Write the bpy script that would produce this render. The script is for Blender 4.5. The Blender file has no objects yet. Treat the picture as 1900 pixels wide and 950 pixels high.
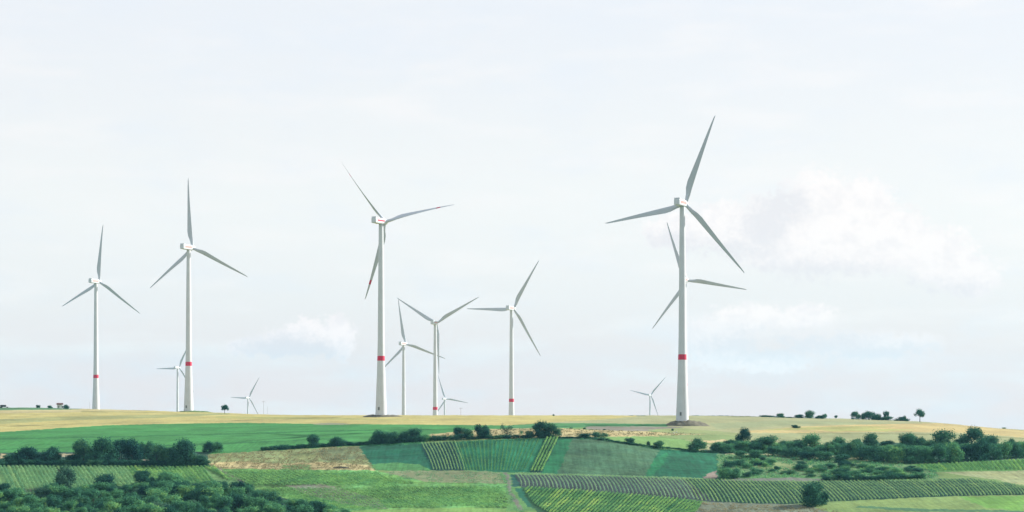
import bpy, math, random
import numpy as np
from mathutils import Matrix, Vector
random.seed(11); RS = np.random.RandomState(5)
R = math.radians
SC = bpy.context.scene; COL = SC.collection
F = 3545.0; UC = 950.0; VH = 740.0        # focal length in photo pixels, principal column, horizon row

# ------------------------------------------------------------------ colour helpers
def lin(c):
    c = c/255.0
    return c/12.92 if c <= .04045 else ((c+.055)/1.055)**2.4
KA = 2.25                                   # light falling on open ground in display units
def alb(rgb, k=None):
    k = k or KA
    r, g, b = [lin(x)/k for x in rgb]
    return (r*.955, g*1.0, b*0.87) if rgb[1] < rgb[0]+15 else (r*.98, g*1.0, b*0.77)

# ------------------------------------------------------------------ materials
def newmat(name):
    m = bpy.data.materials.new(name); m.use_nodes = True
    nt = m.node_tree; nt.nodes.clear()
    return m, nt, nt.nodes.new('ShaderNodeOutputMaterial')
def nd(nt, t, **kw):
    n = nt.nodes.new(t)
    for k, v in kw.items():
        if k in n.inputs: n.inputs[k].default_value = v
        else: setattr(n, k, v)
    return n
def plain(name, col, rough=.5, var=.06, scale=.4, spec=.4):
    m, nt, out = newmat(name)
    b = nd(nt, 'ShaderNodeBsdfPrincipled', Roughness=rough)
    b.inputs['Specular IOR Level'].default_value = spec
    tc = nd(nt, 'ShaderNodeTexCoord'); no = nd(nt, 'ShaderNodeTexNoise', Scale=scale, Detail=5.0)
    nt.links.new(tc.outputs['Object'], no.inputs['Vector'])
    mr = nd(nt, 'ShaderNodeMapRange'); mr.inputs['From Min'].default_value = .3; mr.inputs['From Max'].default_value = .7
    mr.inputs['To Min'].default_value = 1-var; mr.inputs['To Max'].default_value = 1+var
    nt.links.new(no.outputs['Fac'], mr.inputs['Value'])
    vm = nd(nt, 'ShaderNodeVectorMath', operation='SCALE'); vm.inputs[0].default_value = col
    nt.links.new(mr.outputs[0], vm.inputs['Scale']); nt.links.new(vm.outputs[0], b.inputs['Base Color'])
    nt.links.new(b.outputs[0], out.inputs[0])
    return m
def leafmat(name, c0, c1, transl=.25, nscale=.35, c2=None):
    m, nt, out = newmat(name)
    geo = nd(nt, 'ShaderNodeNewGeometry'); oi = nd(nt, 'ShaderNodeObjectInfo')
    no = nd(nt, 'ShaderNodeTexNoise', Scale=nscale, Detail=3.0)
    nt.links.new(geo.outputs['Position'], no.inputs['Vector'])
    mr = nd(nt, 'ShaderNodeMapRange'); mr.inputs['From Min'].default_value = .36; mr.inputs['From Max'].default_value = .64
    nt.links.new(no.outputs['Fac'], mr.inputs['Value'])
    ad = nd(nt, 'ShaderNodeMath', operation='MULTIPLY_ADD'); ad.inputs[1].default_value = .38
    nt.links.new(mr.outputs[0], ad.inputs[0])
    a2 = nd(nt, 'ShaderNodeMath', operation='MULTIPLY'); a2.inputs[1].default_value = .25
    nt.links.new(geo.outputs['Random Per Island'], a2.inputs[0])
    a3 = nd(nt, 'ShaderNodeMath', operation='MULTIPLY_ADD'); a3.inputs[1].default_value = .5
    nt.links.new(oi.outputs['Random'], a3.inputs[0]); nt.links.new(a2.outputs[0], a3.inputs[2])
    nt.links.new(a3.outputs[0], ad.inputs[2])
    ramp = nd(nt, 'ShaderNodeValToRGB')
    ramp.color_ramp.elements[0].color = (*c0, 1); ramp.color_ramp.elements[0].position = .1
    ramp.color_ramp.elements[1].color = (*c1, 1); ramp.color_ramp.elements[1].position = .75
    if c2:
        e = ramp.color_ramp.elements.new(1.0); e.color = (*c2, 1)
    nt.links.new(ad.outputs[0], ramp.inputs[0])
    d = nd(nt, 'ShaderNodeBsdfDiffuse'); t = nd(nt, 'ShaderNodeBsdfTranslucent'); mx = nd(nt, 'ShaderNodeMixShader')
    mx.inputs[0].default_value = transl
    nt.links.new(ramp.outputs[0], d.inputs[0]); nt.links.new(ramp.outputs[0], t.inputs[0])
    nt.links.new(d.outputs[0], mx.inputs[1]); nt.links.new(t.outputs[0], mx.inputs[2]); nt.links.new(mx.outputs[0], out.inputs[0])
    return m
M = {}
M['white'] = plain('turbine_white', (.52, .56, .62), .45, .04, .08)
M['blade'] = plain('blade_grey_white', (.42, .46, .52), .45, .03, .08)
M['concrete'] = plain('tower_concrete', (.52, .55, .60), .6, .05, .15)
M['red'] = plain('signal_red', (.50, .010, .06), .5, .05)
M['pink'] = plain('faded_red_lettering', (.50, .28, .27), .5, .1)
M['grey'] = plain('dark_grey_metal', (.12, .13, .14), .5, .1)
M['wood'] = plain('weathered_pole_wood', (.20, .18, .16), .8, .15)
M['bark'] = plain('bark', (.07, .055, .045), .9, .3, 2.0, .1)
M['plaster'] = plain('white_plaster', (.75, .74, .70), .8, .05)
M['tiles'] = plain('red_brown_tiles', (.09, .045, .042), .8, .15, 1.5)
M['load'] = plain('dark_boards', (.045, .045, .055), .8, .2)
M['leaf_dark'] = leafmat('foliage_dark', (.003, .028, .040), (.042, .145, .088), .3, .35, (.09, .21, .095))
M['leaf_mid'] = leafmat('foliage_mid', (.018, .085, .070), (.095, .27, .125), .36, .30, (.24, .44, .14))
M['leaf_grey'] = leafmat('foliage_grey_green', (.022, .080, .062), (.075, .165, .105), .25)
M['vine'] = leafmat('vine_leaves', (.14, .28, .14), (.27, .44, .20), .35, .25, (.36, .50, .20))
M['vine_bright'] = leafmat('bright_vine_leaves', (.05, .19, .10), (.22, .42, .14), .35, .12, (.38, .54, .16))
M['vine_pale'] = leafmat('pale_vine_leaves', (.15, .30, .19), (.28, .44, .26), .3, .3)
M['vine_hazy'] = leafmat('grey_green_vine_leaves', (.10, .25, .15), (.22, .40, .19), .35, .2, (.30, .42, .20))
M['vine_young'] = leafmat('young_vine_leaves', (.07, .19, .08), (.15, .30, .10), .3, .15)
M['dry'] = leafmat('dry_grass', (.10, .12, .065), (.30, .26, .15), .3, .2)

def ground_mat():
    m, nt, out = newmat('field_soil_and_crops')
    at = nd(nt, 'ShaderNodeAttribute', attribute_name='Col'); tc = nd(nt, 'ShaderNodeTexCoord')
    mp = nd(nt, 'ShaderNodeMapping'); nt.links.new(tc.outputs['Object'], mp.inputs[0])
    mp.inputs['Scale'].default_value = (1, .35, 1)
    n1 = nd(nt, 'ShaderNodeTexNoise', Scale=.9, Detail=6.0, Roughness=.7); nt.links.new(mp.outputs[0], n1.inputs['Vector'])
    n2 = nd(nt, 'ShaderNodeTexNoise', Scale=.045, Detail=4.0); nt.links.new(mp.outputs[0], n2.inputs['Vector'])
    s = nd(nt, 'ShaderNodeMath', operation='ADD'); nt.links.new(n1.outputs['Fac'], s.inputs[0]); nt.links.new(n2.outputs['Fac'], s.inputs[1])
    mr = nd(nt, 'ShaderNodeMapRange'); mr.inputs['From Min'].default_value = .7; mr.inputs['From Max'].default_value = 1.3
    mr.inputs['To Min'].default_value = .80; mr.inputs['To Max'].default_value = 1.2
    nt.links.new(s.outputs[0], mr.inputs['Value'])
    vm = nd(nt, 'ShaderNodeVectorMath', operation='SCALE'); nt.links.new(at.outputs['Color'], vm.inputs[0]); nt.links.new(mr.outputs[0], vm.inputs['Scale'])
    b = nd(nt, 'ShaderNodeBsdfPrincipled', Roughness=.95); b.inputs['Specular IOR Level'].default_value = .1
    bp = nd(nt, 'ShaderNodeBump', Strength=.5, Distance=.25); nt.links.new(n1.outputs['Fac'], bp.inputs['Height'])
    nt.links.new(bp.outputs[0], b.inputs['Normal'])
    nt.links.new(vm.outputs[0], b.inputs['Base Color']); nt.links.new(b.outputs[0], out.inputs[0])
    return m

# ------------------------------------------------------------------ numpy value noise
_T = RS.rand(256, 256)
def vnoise(x, y):
    xi = np.floor(x).astype(int); yi = np.floor(y).astype(int)
    fx = x-xi; fy = y-yi; fx = fx*fx*(3-2*fx); fy = fy*fy*(3-2*fy)
    a = _T[xi & 255, yi & 255]; b = _T[(xi+1) & 255, yi & 255]; c = _T[xi & 255, (yi+1) & 255]; d = _T[(xi+1) & 255, (yi+1) & 255]
    return (a*(1-fx)+b*fx)*(1-fy)+(c*(1-fx)+d*fx)*fy
def fbm(x, y, o=4):
    s = 0; a = .5; t = 0
    for i in range(o):
        s = s+a*vnoise(x+17.3*i, y+9.1*i); t += a; a *= .55; x = x*2.03; y = y*2.03
    return s/t

# ------------------------------------------------------------------ terrain: hillside across a valley, ridge, falling plateau behind
DN = np.array([830, 865, 900, 940, 975, 1030, 1120, 1214, 1300, 1400, 1600, 1800, 2200, 3000, 5000, 9000.])
PROF = {
 -900: [950, 930, 905, 880, 860, 840, 818, 803, 790, 778, 760, 766, 790, 812, 838, 838],
    0: [950, 930, 905, 880, 860, 838, 814, 797, 783, 770, 756.3, 760, 783, 812, 838, 838],
  178: [950, 930, 905, 880, 860, 838, 812, 796, 783, 771, 759.6, 763, 786, 812, 838, 838],
  350: [950, 930, 905, 880, 860, 838, 812, 795, 783, 772, 764.6, 772, 796, 812, 840, 840],
  700: [950, 930, 905, 880, 860, 827, 803, 787, 779, 771.3, 774, 790, 822, 838, 846, 846],
  950: [950, 930, 905, 878, 850, 812, 798, 787, 778, 771.4, 775, 795, 822, 838, 846, 846],
 1120: [950, 930, 906, 881, 853, 814, 800, 787, 778, 771.4, 774, 792, 820, 838, 844, 844],
 1268: [950, 928, 905, 884, 862, 836, 808, 789, 777.5, 772.6, 771.6, 786, 815, 832, 840, 840],
 1500: [951, 930, 908, 888, 868, 846, 818, 798, 786, 778.5, 775.5, 785, 812, 830, 840, 840],
 1700: [950, 928, 908, 888, 868, 846, 820, 804, 792, 785, 782.2, 790, 812, 830, 842, 842],
 1900: [945, 922, 904, 888, 870, 850, 830, 816, 806, 800, 798, 806, 822, 838, 846, 846],
 2900: [945, 922, 904, 888, 872, 855, 840, 830, 822, 817, 815, 822, 835, 845, 850, 850]}
NEARD = np.array([-60, 0, 40, 100, 300, 500, 650, 760.]); NEARZ = np.array([-1.8, -1.8, -5, -14, -38, -54, -62, -58.])
def pchip(x, y, xq):
    h = np.diff(x); dl = np.diff(y, axis=-1)/h
    m = np.zeros_like(y)
    a, b = dl[..., :-1], dl[..., 1:]
    w1 = 2*h[1:]+h[:-1]; w2 = h[1:]+2*h[:-1]
    with np.errstate(divide='ignore', invalid='ignore'):
        mm = (w1+w2)/(w1/a+w2/b)
    m[..., 1:-1] = np.where(a*b > 0, mm, 0); m[..., 0] = dl[..., 0]; m[..., -1] = dl[..., -1]
    k = np.clip(np.searchsorted(x, xq, side='right')-1, 0, len(x)-2)
    t = (xq-x[k])/h[k]
    h00 = 2*t**3-3*t**2+1; h10 = t**3-2*t**2+t; h01 = -2*t**3+3*t**2; h11 = t**3-t**2
    return h00*y[..., k]+h10*h[k]*m[..., k]+h01*y[..., k+1]+h11*h[k]*m[..., k+1]
_pu = np.array(sorted(PROF)); _pv = np.array([PROF[u] for u in sorted(PROF)])
UCOLS = np.concatenate([[-60000, -30000, -15000, -8000, -4500, -3000, -2000, -1500, -1200, -900, -700, -500, -350, -240, -160, -100, -60],
                        np.arange(-40, 1941, 1.8), [1960, 2000, 2060, 2150, 2300, 2500, 2800, 3200, 4000, 6000, 10000, 20000, 35000, 62000]])
DROWS = np.concatenate([[-60, -20, 10, 25, 50, 80, 120, 180, 260, 350, 450, 550, 650, 720, 770], np.arange(800, 1045, .85), np.arange(1045, 1420, 2.2),
                        np.arange(1420, 1700, 5), np.arange(1700, 2400, 30), np.arange(2400, 5000, 200), [5500, 6200, 7000, 8000, 9000]])
def zgrid():
    uc = np.clip(UCOLS, -900, 2900)
    vn = pchip(_pu.astype(float), _pv.T.copy(), uc).T            # (U, nodes)
    zn = -(vn-VH)*DN/F
    x = np.concatenate([NEARD, DN]); z = np.concatenate([np.repeat(NEARZ[None], len(uc), 0), zn], 1)
    return pchip(x, z, DROWS)
Z = zgrid()
XG = np.clip((UCOLS[:, None]-UC)*np.maximum(DROWS, 60)[None]/F, -5200, 5200); YG = np.repeat(DROWS[None], len(UCOLS), 0)
amp = np.clip((YG-700)/200, 0, 1)*np.clip((2000-YG)/300, 0, 1)
Z = Z+amp*((fbm(XG/14, YG/9, 3)-.5)*.9+(fbm(XG/2.2, YG/2.2, 2)-.5)*.16)
VG = VH-Z*F/np.maximum(YG, 1)
def zat(u, d):
    i = np.clip(np.searchsorted(UCOLS, u)-1, 0, len(UCOLS)-2); j = np.clip(np.searchsorted(DROWS, d)-1, 0, len(DROWS)-2)
    fu = (u-UCOLS[i])/(UCOLS[i+1]-UCOLS[i]); fd = (d-DROWS[j])/(DROWS[j+1]-DROWS[j])
    return (Z[i, j]*(1-fu)+Z[i+1, j]*fu)*(1-fd)+(Z[i, j+1]*(1-fu)+Z[i+1, j+1]*fu)*fd
def zxy(x, y): return zat(UC+x*F/y, y)
J0 = int(np.searchsorted(DROWS, 790))
def hit(u, v):
    """point of the ground seen along photo column u, row v"""
    i = int(np.clip(np.searchsorted(UCOLS, u)-1, 0, len(UCOLS)-2)); col = VG[i, J0:]
    k = np.nonzero(col <= v)[0]
    j = k[0] if len(k) else int(np.argmin(col))
    if j == 0: d = DROWS[J0]
    elif not len(k): d = DROWS[J0+j]
    else:
        a, b = col[j-1], col[j]; t = (a-v)/max(a-b, 1e-6); d = DROWS[J0+j-1]*(1-t)+DROWS[J0+j]*t
    return Vector(((u-UC)*d/F, d, float(zat(u, d))))

# field colours (photo rows and columns projected on the ground): (display colour, patchiness, outline)
def pts(s): return [tuple(map(float, p.split(','))) for p in s.split()]
FIELDS = [
 ((105,150,120), .10, '-900,690 120,690 178,759 130,760.5 0,762 -900,764'),
 ((214,200,160), .08, '-900,763 0,761 130,760 178,757 300,755 300,765 0,768 -900,770'),
 ((214,201,142), .10, '-900,770 0,767 270,763 300,700 1210,700 1190,777 1000,785 940,789.5 800,788 600,787 450,784.5 300,786.5 200,789 100,795 0,802 -900,835'),
 ((182,183,135), .14, '-900,786 0,778 120,773 280,770 420,766 430,768.5 300,775 120,780 0,787'),
 ((196,192,132), .12, '400,772 560,774 760,778 760,780 560,778 400,776'),
 ((190,180,130), .12, '150,762 330,766 330,767.5 150,764.5'),
 ((80,157,98), .15, '-900,835 0,802 100,795 200,789 300,786.5 450,784.5 600,786.5 800,788 940,789.5 940,797 850,800 800,806 780,830 0,855 -900,880'),
 ((58,128,80), .05, '-900,826 0,813 250,809 600,799 800,796 800,797 600,801 250,811 0,815'),
 ((58,128,80), .05, '0,833 200,828 420,822 640,812 640,813.5 420,824 200,830 0,835'),
 ((172,172,152), .10, '572,786.5 610,784.6 640,785 650,787.5 600,788.5'),
 ((186,187,152), .06, '1000,785 1120,778.5 1180,773 1215,690 2900,690 2900,905 1300,842 1260,804 1235,788 1030,785'),
 ((176,184,150), .05, '1315,786 1450,780 1700,786 1700,788 1500,787 1400,793 1330,796'),
 ((92,158,115), .08, '930,790 1030,785.2 1090,785 1240,787 1240,791.5 1100,792 1030,796 930,798'),
 ((70,140,98), .05, '1080,786 1240,787.5 1240,790.5 1090,790.5'),
 ((158,152,148), .08, '1090,791 1270,791.5 1250,797 1180,801 1110,798 1085,796'),
 ((165,180,140), .08, '1200,797 1260,794 1330,800 1400,806 1320,812 1230,803'),
 ((214,197,156), .16, '795,806 900,796 1035,794 1100,798 1200,800.5 1250,804 1330,807 1250,809 1100,811 1000,812 850,815 790,812'),
 ((136,180,122), .08, '1105,811 1215,809.5 1290,819 1278,836 1200,830 1150,822 1095,814'),
 ((152,175,132), .08, '1215,808 1330,806 1400,812 1380,826 1300,822 1290,818'),
 ((226,206,168), .10, '1296,819 1345,815 1350,818 1320,822'),
 ((217,196,148), .14, '1385,799 1420,797 1480,791.5 1600,787.5 1750,785 1900,797 2900,830 2900,842 1900,812 1800,804 1650,801 1480,803.5 1385,802.5'),
 ((188,186,128), .12, '1410,798 1480,793 1600,790.5 1660,792 1600,796 1480,798'),
 ((205,205,140), .10, '1520,797 1620,795 1700,797 1650,800 1540,800'),
 ((180,186,148), .07, '1385,803.5 1480,804.5 1670,806 1800,808 1860,812 1900,815 1900,835 1400,830'),
 ((150,155,115), .10, '1480,803 1670,804 1800,806 1900,813 1900,815 1800,808.3 1670,806 1480,804.5'),
 ((178,176,130), .10, '1690,782 1760,780 1900,793 1900,799 1800,790 1760,786.5'),
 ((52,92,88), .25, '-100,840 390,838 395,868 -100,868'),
 ((205,190,160), .25, '0,842 12,842 12,850 0,850'), ((190,180,160), .25, '108,842 140,842 140,848 108,848'), ((190,175,170), .2, '262,853 300,855 300,859 262,858'),
 ((156,168,124), .22, '385,843 480,837 560,833 640,828 665,828 697,873 560,873 385,870'),
 ((135,150,125), .25, '590,834 665,829 680,850 600,856'),
 ((204,190,152), .22, '385,860 440,856 520,860 600,857 682,862 697,873 560,873 385,870'),
 ((130,165,115), .20, '525,863 575,862 580,871 520,871'),
 ((38,114,98), .2, '665,828 780,823 803,873 697,873'),
 ((90,152,104), .25, '688,862 730,858 775,862 803,873 697,873'),
 ((30,84,92), .10, '780,823 843,820 862,873 803,873'),
 ((42,124,100), .22, '843,820 900,816 1015,813 983,877 935,877 862,873'),
 ((34,88,90), .10, '1012,813 1039,812 1007,877 982,877'),
 ((46,132,102), .18, '1038,812 1066,812 1036,883 1004,878'),
 ((86,130,112), .22, '1062,812 1110,814 1160,823 1228,834 1195,886 1033,883'),
 ((38,120,100), .22, '1225,833 1345,839 1340,890 1193,887'),
 ((44,138,104), .18, '1213,852 1240,838 1236,856 1210,884 1195,885'),
 ((122,165,125), .15, '862,872 950,877 1100,880.5 1335,888 1335,892 960,881 862,877'),
 ((150,160,130), .10, '735,873 862,873.5 928,877 938,897 860,897 790,894 700,880'),
 ((165,150,150), .15, '1310,880 1330,872 1330,890 1305,888'),
 ((112,168,110), .5, '397,869 697,873 790,894 938,897 952,975 430,975'),
 ((150,158,145), .25, '530,900 600,898 700,925 720,945 640,935 560,915'),
 ((128,176,128), .22, '-900,863 385,865 455,898 430,975 -900,975'),
 ((150,150,140), .15, '398,868 408,867 455,893 450,897'),
 ((150,150,145), .2, '0,912 100,903 110,908 0,917'),
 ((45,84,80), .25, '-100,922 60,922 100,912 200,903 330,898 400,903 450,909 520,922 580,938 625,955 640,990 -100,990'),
 ((134,176,112), .15, '620,948 700,946 850,941 960,944 1010,948 1010,990 620,990'),
 ((110,165,112), .12, '928,877 960,878 972,903 985,938 1010,948 940,948 938,897'),
 ((140,142,140), .12, '930,876.5 941,877 945,881 947,900 953,916 962,932 972,946 962,946 953,931 946,916 941,900 939,882'),
 ((48,108,110), .08, '947,880 957,880 966,903 951,903'),
 ((46,120,108), .08, '957,906 969,906 980,925 992,944 978,940 962,918'),
 ((80,94,104), .15, '956,880 1100,883 1280,889 1330,932 1250,924 1150,915 1070,909 965,903'),
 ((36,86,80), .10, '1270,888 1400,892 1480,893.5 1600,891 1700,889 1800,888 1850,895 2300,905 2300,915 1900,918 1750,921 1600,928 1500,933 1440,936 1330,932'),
 ((50,104,78), .12, '967,903 1070,909 1150,915 1250,924 1305,931 1285,975 1020,975 985,938'),
 ((132,142,132), .20, '1303,931 1440,935 1500,936 1600,945 1900,975 1270,975'),
 ((142,172,118), .14, '1500,936 1600,929 1700,923 1900,919 2300,915 2300,975 1600,975'),
 ((128,184,102), .15, '1780,922 1900,920 1900,948 1830,942'),
 ((90,140,115), .12, '1590,938 1700,944 1900,947 1900,951 1700,949 1590,942'),
 ((112,150,116), .25, '1330,842 1740,862 1740,893 1335,890'),
 ((152,172,134), .2, '1425,856 1500,862 1560,868 1500,876 1430,872 1380,864'),
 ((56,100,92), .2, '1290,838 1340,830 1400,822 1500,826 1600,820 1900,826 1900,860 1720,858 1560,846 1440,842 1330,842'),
 ((104,160,112), .12, '1335,880 1480,882 1560,888 1480,890 1335,888'),
 ((130,135,135), .15, '1340,888 1480,886 1560,891 1480,893 1340,892'),
 ((108,168,104), .12, '1690,862 1760,859 1900,852 2300,850 2300,874 1900,873 1740,875'),
 ((172,180,142), .18, '1745,876 1900,873 2300,872 2300,906 1900,902 1845,889 1780,882'),
]
def build_ground():
    nu, ndd = Z.shape
    me = bpy.data.meshes.new('ground')
    co = np.stack([XG, YG, Z], -1).reshape(-1, 3)
    idx = np.arange(nu*ndd).reshape(nu, ndd)
    q = np.stack([idx[:-1, :-1], idx[1:, :-1], idx[1:, 1:], idx[:-1, 1:]], -1).reshape(-1, 4)
    me.vertices.add(len(co)); me.vertices.foreach_set('co', co.ravel())
    me.loops.add(q.size); me.loops.foreach_set('vertex_index', q.ravel().astype(np.int32))
    me.polygons.add(len(q)); me.polygons.foreach_set('loop_start', np.arange(0, q.size, 4, dtype=np.int32))
    me.polygons.foreach_set('use_smooth', np.ones(len(q), bool))
    me.update(calc_edges=True)
    V = np.minimum.accumulate(np.where(YG < 790, 1e4, VG), axis=1)
    U = np.repeat(UCOLS[:, None], ndd, 1)
    n1 = fbm(XG/3.0, YG/4.0, 3)-.5; n2 = fbm(XG/3.0+50, YG/4.0+50, 3)-.5
    Uj = U+n1*10; Vj = V+n2*3.4*np.clip((V-765)/60, .15, 1)
    c = np.empty(Z.shape+(3,)); c[:] = alb((130, 160, 112))
    pa = np.full(Z.shape, .12)
    for rgb, p, s in FIELDS:
        P = pts(s); x0 = min(a for a, b in P); x1 = max(a for a, b in P); y0 = min(b for a, b in P); y1 = max(b for a, b in P)
        m = (Uj >= x0) & (Uj <= x1) & (Vj >= y0) & (Vj <= y1)
        if not m.any(): continue
        uu, vv = Uj[m], Vj[m]; ins = np.zeros(len(uu), bool)
        for k in range(len(P)):
            (xa, ya), (xb, yb) = P[k], P[k-1]
            if ya == yb: continue
            ins ^= ((ya > vv) != (yb > vv)) & (uu < (xb-xa)*(vv-ya)/(yb-ya)+xa)
        mm = m.copy(); mm[m] = ins
        c[mm] = alb(rgb); pa[mm] = p
    big = (fbm(XG/22, YG/16, 4)-.5)*4; small = (fbm(XG/1.6+9, YG/1.4, 3)-.5)*3
    k = 1+pa*(big+small*.8)
    c = c*np.clip(k, .35, 1.9)[..., None]
    st = np.clip((V-812)/8, 0, 1)*(fbm(XG/.9, YG/17, 3)-.5)*2.4*np.minimum(pa*1.6, .35)
    c = c*np.clip(1+st, .5, 1.6)[..., None]
    hue = pa*(fbm(XG/12+70, YG/9+30, 3)-.5)*2
    c[..., 0] *= 1+hue*.45; c[..., 2] *= 1-hue*.4
    at = me.color_attributes.new('Col', 'FLOAT_COLOR', 'POINT')
    at.data.foreach_set('color', np.concatenate([c, np.ones(Z.shape+(1,))], -1).ravel().astype(np.float32))
    me.materials.append(ground_mat())
    o = bpy.data.objects.new('ground', me); COL.objects.link(o); o['kind'] = 'structure'
    return o
build_ground()

# ------------------------------------------------------------------ mesh builder
class MB:
    def __init__(s): s.v = []; s.f = []; s.sm = []
    def add(s, vs, fs, smooth=False):
        b = len(s.v); s.v += [tuple(p) for p in vs]; s.f += [tuple(b+i for i in f) for f in fs]; s.sm += [smooth]*len(fs)
    def box(s, c, d, mat=None):
        vs = [Vector((c[0]+sx*d[0]/2, c[1]+sy*d[1]/2, c[2]+sz*d[2]/2)) for sx in (-1, 1) for sy in (-1, 1) for sz in (-1, 1)]
        if mat: vs = [mat @ p for p in vs]
        s.add(vs, [(0, 1, 3, 2), (4, 6, 7, 5), (0, 4, 5, 1), (2, 3, 7, 6), (0, 2, 6, 4), (1, 5, 7, 3)])
    def rings(s, rings, caps=True, smooth=True):
        n = len(rings[0]); vs = [p for r in rings for p in r]; fs = []
        for i in range(len(rings)-1):
            for k in range(n):
                fs.append((i*n+k, i*n+(k+1) % n, (i+1)*n+(k+1) % n, (i+1)*n+k))
        s.add(vs, fs, smooth)
        if caps: s.add(rings[0], [tuple(range(n))[::-1]]); s.add(rings[-1], [tuple(range(n))])
    def lathe(s, prof, n=32, axis='z'):
        rs = []
        for r, z in prof:
            ring = []
            for k in range(n):
                a = 2*math.pi*k/n
                ring.append((r*math.cos(a), r*math.sin(a), z) if axis == 'z' else (r*math.cos(a), z, r*math.sin(a)))
            rs.append(ring)
        s.rings(rs)
    def tube(s, p, q, r0, r1, n=7):
        p, q = Vector(p), Vector(q); d = (q-p).normalized(); a = d.orthogonal().normalized(); b = d.cross(a)
        s.rings([[p+(a*math.cos(t)+b*math.sin(t))*r0 for t in [2*math.pi*k/n for k in range(n)]], [q+(a*math.cos(t)+b*math.sin(t))*r1 for t in [2*math.pi*k/n for k in range(n)]]])
    def mesh(s, name, mat, bevel=0):
        me = bpy.data.meshes.new(name); me.from_pydata(s.v, [], s.f); me.polygons.foreach_set('use_smooth', s.sm); me.update(); me.materials.append(mat)
        return me
def ob(name, me, parent=None, mtx=None):
    o = bpy.data.objects.new(name, me); COL.objects.link(o)
    if parent: o.parent = parent
    if mtx is not None: o.matrix_local = mtx
    return o
def tag(o, label=None, cat=None, group=None, kind=None):
    for k, v in (('label', label), ('category', cat), ('group', group), ('kind', kind)):
        if v: o[k] = v
    return o
def empty(name, loc, rz=0):
    o = bpy.data.objects.new(name, None); COL.objects.link(o); o.location = loc; o.rotation_euler = (0, 0, rz); o.empty_display_size = .5
    return o

# ------------------------------------------------------------------ wind turbines
BL = 57.5; HH = 138.0
def blade_mesh():
    mb = MB(); rs = []; n = 18
    st = [(0, 2.3, 2.3, 0), (1.5, 2.3, 2.3, 0), (5, 2.9, 1.9, 10), (9, 3.9, 1.2, 14), (13, 4.2, .85, 12), (20, 3.6, .62, 9), (28, 2.9, .46, 6), (36, 2.3, .34, 4), (44, 1.75, .24, 2), (51, 1.2, .16, 1), (55.5, .8, .09, 0), (57.2, .4, .05, 0), (57.5, .12, .02, 0)]
    for r, ch, th, tw in st:
        ring = []; pre = 3.2*(r/BL)**2
        for k in range(n):
            a = 2*math.pi*k/n
            f = min(1, max(0, (r-1.5)/7))
            x = ch*.5*math.cos(a); y = th*.5*math.sin(a)*(1-f+f*(.55+.45*math.cos(a)))
            x -= f*(ch*.5-1.1)
            t = R(tw); ring.append((x*math.cos(t)-y*math.sin(t), x*math.sin(t)+y*math.cos(t)+pre, r))
        rs.append(ring)
    mb.rings(rs)
    return mb.mesh('blade', M['blade'])
def stripe_mesh(r0=42.5, r1=45.8):
    mb = MB(); rs = []
    for r in (r0, r1):
        t = (r-36)/(51-36); ch = 2.3+(1.2-2.3)*t+.05; th = .34+(.16-.34)*t+.05; pre = 3.2*(r/BL)**2; ring = []
        for k in range(18):
            a = 2*math.pi*k/18; x = ch*.5*math.cos(a)-(ch*.5-1.1)+.02; y = th*.5*math.sin(a)*(.6+.45*math.cos(a))
            ring.append((x, y*1.3+pre, r))
        rs.append(ring)
    mb.rings(rs); return mb.mesh('blade_stripe', M['red'])
BLADE = blade_mesh(); STRIPE = stripe_mesh()
def hub_mesh():
    mb = MB(); mb.lathe([(.9, -2.2), (1.75, -1.8), (1.9, -.6), (1.9, .8), (1.6, 1.8), (1.0, 2.6), (.3, 2.95), (.02, 3.0)], 28, 'y'); return mb.mesh('hub', M['white'])
def nacelle_mesh():
    rs = []     # rounded box lofted along y (rotor axis, +y points to the rotor)
    for y, w, h, dz in ((-9.6, 3.4, 3.3, .05), (-9.3, 3.9, 3.8, 0), (-3, 4.2, 4.2, 0), (1.5, 4.1, 4.1, 0), (3.0, 3.7, 3.7, 0), (3.6, 3.0, 3.0, 0)):
        ring = []
        for k in range(24):
            a = 2*math.pi*(k+.5)/24; ca, sa = math.cos(a), math.sin(a)
            e = .28; ring.append((w/2*math.copysign(abs(ca)**e, ca), y, h/2*math.copysign(abs(sa)**e, sa)+dz))
        rs.append(ring)
    mb = MB(); mb.rings(rs, smooth=False); return mb.mesh('nacelle', M['white'])
def cooler_mesh():
    mb = MB(); mb.box((0, -7.9, 2.3), (3.7, 2.4, .6)); mb.box((0, -7.9, 2.62), (3.9, 2.6, .1)); return mb.mesh('cooler', M['white'])
def strip_mesh(mat, sh=1.5):
    mb = MB()
    for s in (-1, 1): mb.box((s*2.12, -2.6, .2), (.06, 8.6, sh))
    return mb.mesh('side_stripe', mat)
HUB = hub_mesh(); NAC = nacelle_mesh(); COOL = cooler_mesh(); STRED = strip_mesh(M['red'], .9); STPINK = strip_mesh(M['pink'])
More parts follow.
